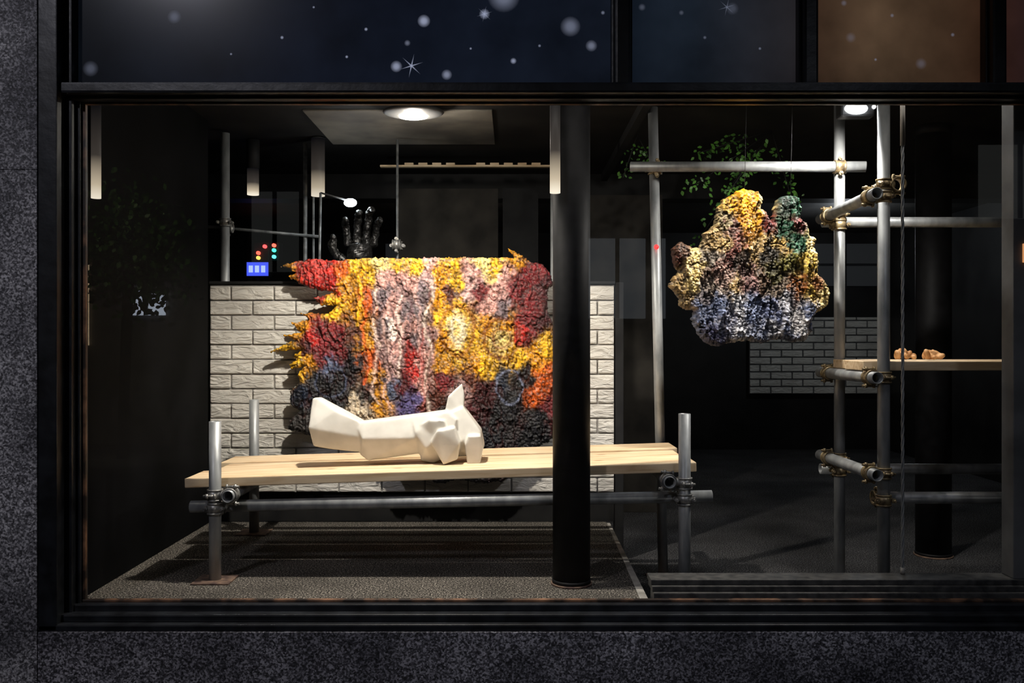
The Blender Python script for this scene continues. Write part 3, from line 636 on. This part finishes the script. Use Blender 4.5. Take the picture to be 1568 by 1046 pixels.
skin_chain('palm_and_wrist',[(-.86,hy,1.18,.07),(-.87,hy,1.30,.085),(-.86,hy,1.40,.105),(-.85,hy,1.47,.11),(-.85,hy,1.51,.09)],M_hand,hs)
for k,(fx,lean,ln) in enumerate([(0,0,0),(-.915,-.012,.16),(-.87,.005,.20),(-.825,.022,.22),(-.78,.022,.16)]):
    if k==0: ch=[(-.93,hy,1.40,.032),(-.985,hy-.02,1.44,.026),(-1.005,hy-.03,1.50,.022),(-.985,hy-.05,1.55,.016)]
    else: ch=[(fx,hy,1.48,.026),(fx+lean*.6,hy-.005,1.48+ln*.45,.023),(fx+lean*1.2,hy-.02,1.48+ln*.8,.021),(fx+lean*1.6+.012,hy-.06,1.48+ln*.98,.018),(fx+lean*1.6+.022,hy-.085,1.48+ln*.85,.012)]
    skin_chain('finger_%d'%(k+1),ch,M_hand,hs)
box('plinth',-.98,-.74,1.62,1.84,-.2,1.14,M_blackm,hs,.005)
wk=empty('lamp_on_stand')
tube('stand',(-1.09,1.66,-.2),(-1.06,1.66,1.78),M_steel_dark,wk,.007,False)
tube('arm',(-1.06,1.66,1.78),(-.92,1.66,1.74),M_steel_dark,wk,.005,False)
bm=bmesh.new(); bmesh.ops.create_uvsphere(bm,u_segments=20,v_segments=10,radius=1,matrix=Matrix.Translation((-.895,1.66,1.725))@Matrix.Diagonal((.036,.02,.024,1))); bm_obj('bulb',bm,emis('cold_bulb',(.85,.95,1),20),wk,True)
light('stand_lamp_light','POINT',(-.89,1.72,1.76),None,1.6,(.9,.97,1),.03)
tr=empty('traffic_light')
tube('pole',(-2.46,5.0,-.2),(-2.46,5.0,2.0),M_blackm,tr,.03,False)
box('housing',-2.40,-2.25,4.93,5.05,1.70,1.88,M_blackm,tr,.01)
box('housing_side',-2.245,-2.15,4.93,5.05,1.70,1.88,M_blackm,tr,.01)
for n_,x,z,c,e in (('red_lens',-2.345,1.775,(1,.05,.03),5),('amber_lens',-2.345,1.73,(.9,.5,.1),2),('red_lens_b',-2.285,1.835,(1,.05,.05),4),('red_lens_side',-2.20,1.845,(1,.08,.05),4),('green_lens',-2.20,1.80,(.05,1,.5),3),('cyan_lens',-2.20,1.74,(.1,.8,.8),2.5)):
    bm=bmesh.new(); add_tube(bm,(x,4.93,z),(x,4.90,z),.017,0,20); bmesh.ops.recalc_face_normals(bm,faces=bm.faces); bm_obj(n_,bm,emis(n_,c,e),tr)
ds=empty('display_screen'); box('bezel',-2.37,-2.15,4.6,4.66,1.53,1.67,M_blackm,ds,.004); box('screen',-2.355,-2.165,4.59,4.602,1.54,1.66,emis('blue_screen',(.06,.10,.85),1.2),ds)
for k in range(3): box('glyph_%d'%(k+1),-2.335+k*.055,-2.30+k*.055,4.584,4.591,1.57,1.63,emis('glyph_light',(.5,.65,1),1.0),ds)
box('stand',-2.28,-2.25,4.61,4.64,-.2,1.53,M_blackm,ds)
rb=empty('red_signal_lamp'); bm=bmesh.new(); bmesh.ops.create_uvsphere(bm,u_segments=16,v_segments=8,radius=.012,matrix=Matrix.Translation((.70,1.054,1.415))); bm_obj('lens',bm,emis('red_lens2',(1,.02,.02),3),rb,True)
M_leaf=noise_mat('leaf_green',(.02,.07,.01),(.09,.26,.03),12,.5,0,.1,.002)
def leaves(bm,R,p,n,spread,Lr):
    for k in range(n):
        b0=Vector(p)+Vector((R.gauss(0,spread[0]),R.gauss(0,spread[1]),R.gauss(0,spread[2])))
        L=R.uniform(*Lr); w=L*.30; ax=Vector((R.uniform(-1,1),R.uniform(-.6,.6),R.uniform(-1,.2))).normalized(); sd=ax.cross(Vector((R.uniform(-.4,.4),-1,.3))).normalized()
        v=[bm.verts.new(b0+q) for q in (Vector((0,0,0)),ax*L*.35+sd*w,ax*L*.7+sd*w*.7,ax*L,ax*L*.7-sd*w*.7,ax*L*.35-sd*w)]
        bm.faces.new(v)
def foliage(name,c,n,dirs,seed):
    bm=bmesh.new(); R=random.Random(seed)
    for d in dirs:
        p=Vector(c); d=Vector(d); add_tube(bm,p,p+d,.003,0,6,mi=1)
        for k in range(n//len(dirs)):
            leaves(bm,R,p+d*R.uniform(.3,1.05),1,(.03,.03,.02),(.018,.034))
    return bm_obj(name,bm,[M_leaf,M_blackm])
foliage('hanging_foliage',(1.42,1.6,2.11),330,[(-.42,0,-.30),(-.2,.05,-.28),(-.30,-.05,-.42),(.12,.05,-.35),(-.4,.02,-.12),(-.40,0,-.60)],4)
foliage('hanging_foliage',(.70,1.7,2.11),50,[(-.08,0,-.24),(.1,0,-.2)],9)

# ---------------------------------------------------------------- street on the camera side (reflected in the glass)
st=empty('street_ground')
box('pavement',-14,14,-14,-.13,-.9,-.6,M_floor2,st)
fb=empty('street_building')
M_fac=noise_mat('facade_stone',(.05,.05,.055),(.12,.115,.11),2,.8)
box('facade',-14,14,-10.6,-10,-.6,7,M_fac,fb)
M_w1=emis('lit_window_cool',(.75,.85,1),4); M_w2=emis('lit_window_grey',(.5,.55,.6),.6); M_w3=emis('lit_window_warm',(1,.75,.45),3); M_w4=emis('lit_window_dim',(.5,.52,.5),.25)
wins=[(1.15,2.0,1.3,2.5,M_w2),(2.1,2.3,1.3,2.5,M_w2),(-6.5,-6.35,.9,2.2,M_w3),(-5.75,-5.2,1.35,1.75,M_w1),(7.0,8.2,2.8,3.9,M_w4),(-3.9,-3.2,2.0,3.2,M_w4)]
for i,(a,b_,c,d,mm) in enumerate(wins):
    box('lit_window_%d'%(i+1),a,b_,-9.99,-9.95,c,d,mm,fb)
    box('glazing_bar_%d'%(i+1),(a+b_)/2-.03,(a+b_)/2+.03,-9.95,-9.92,c,d,M_black,fb)
tg=empty('street_tree'); bm=bmesh.new(); R=random.Random(11)
add_tube(bm,(-5.2,-8.5,-.6),(-5.1,-8.5,2.0),.07,0,10,mi=1)
for q in ((-5.1,2.0),(-5.4,2.3),(-4.8,2.4),(-5.1,2.7),(-5.6,1.9),(-4.7,1.9),(-5.0,1.65)): leaves(bm,R,(q[0],-8.5,q[1]),260,(.22,.2,.2),(.07,.12))
bm_obj('crown_and_trunk',bm,[M_leaf,M_blackm],tg)
light('street_tree_light','SPOT',(-4.2,-6.5,7.5),(-5.1,-8.5,2.2),900,(1,.92,.65),.05,30)
light('street_facade_light','SPOT',(4,-6,8.5),(3,-10,1),300,(1,.85,.65),.05,90)

w=bpy.data.worlds.new('night'); scene.world=w; w.use_nodes=True
w.node_tree.nodes['Background'].inputs[0].default_value=(.012,.015,.024,1); w.node_tree.nodes['Background'].inputs[1].default_value=.35
cam=bpy.data.cameras.new('camera'); co=bpy.data.objects.new('camera',cam); COL.objects.link(co)
co.location=(0,-3.2,.957); co.rotation_euler=(math.radians(90),0,0); cam.sensor_width=36; cam.lens=1344/1568*36
scene.camera=co
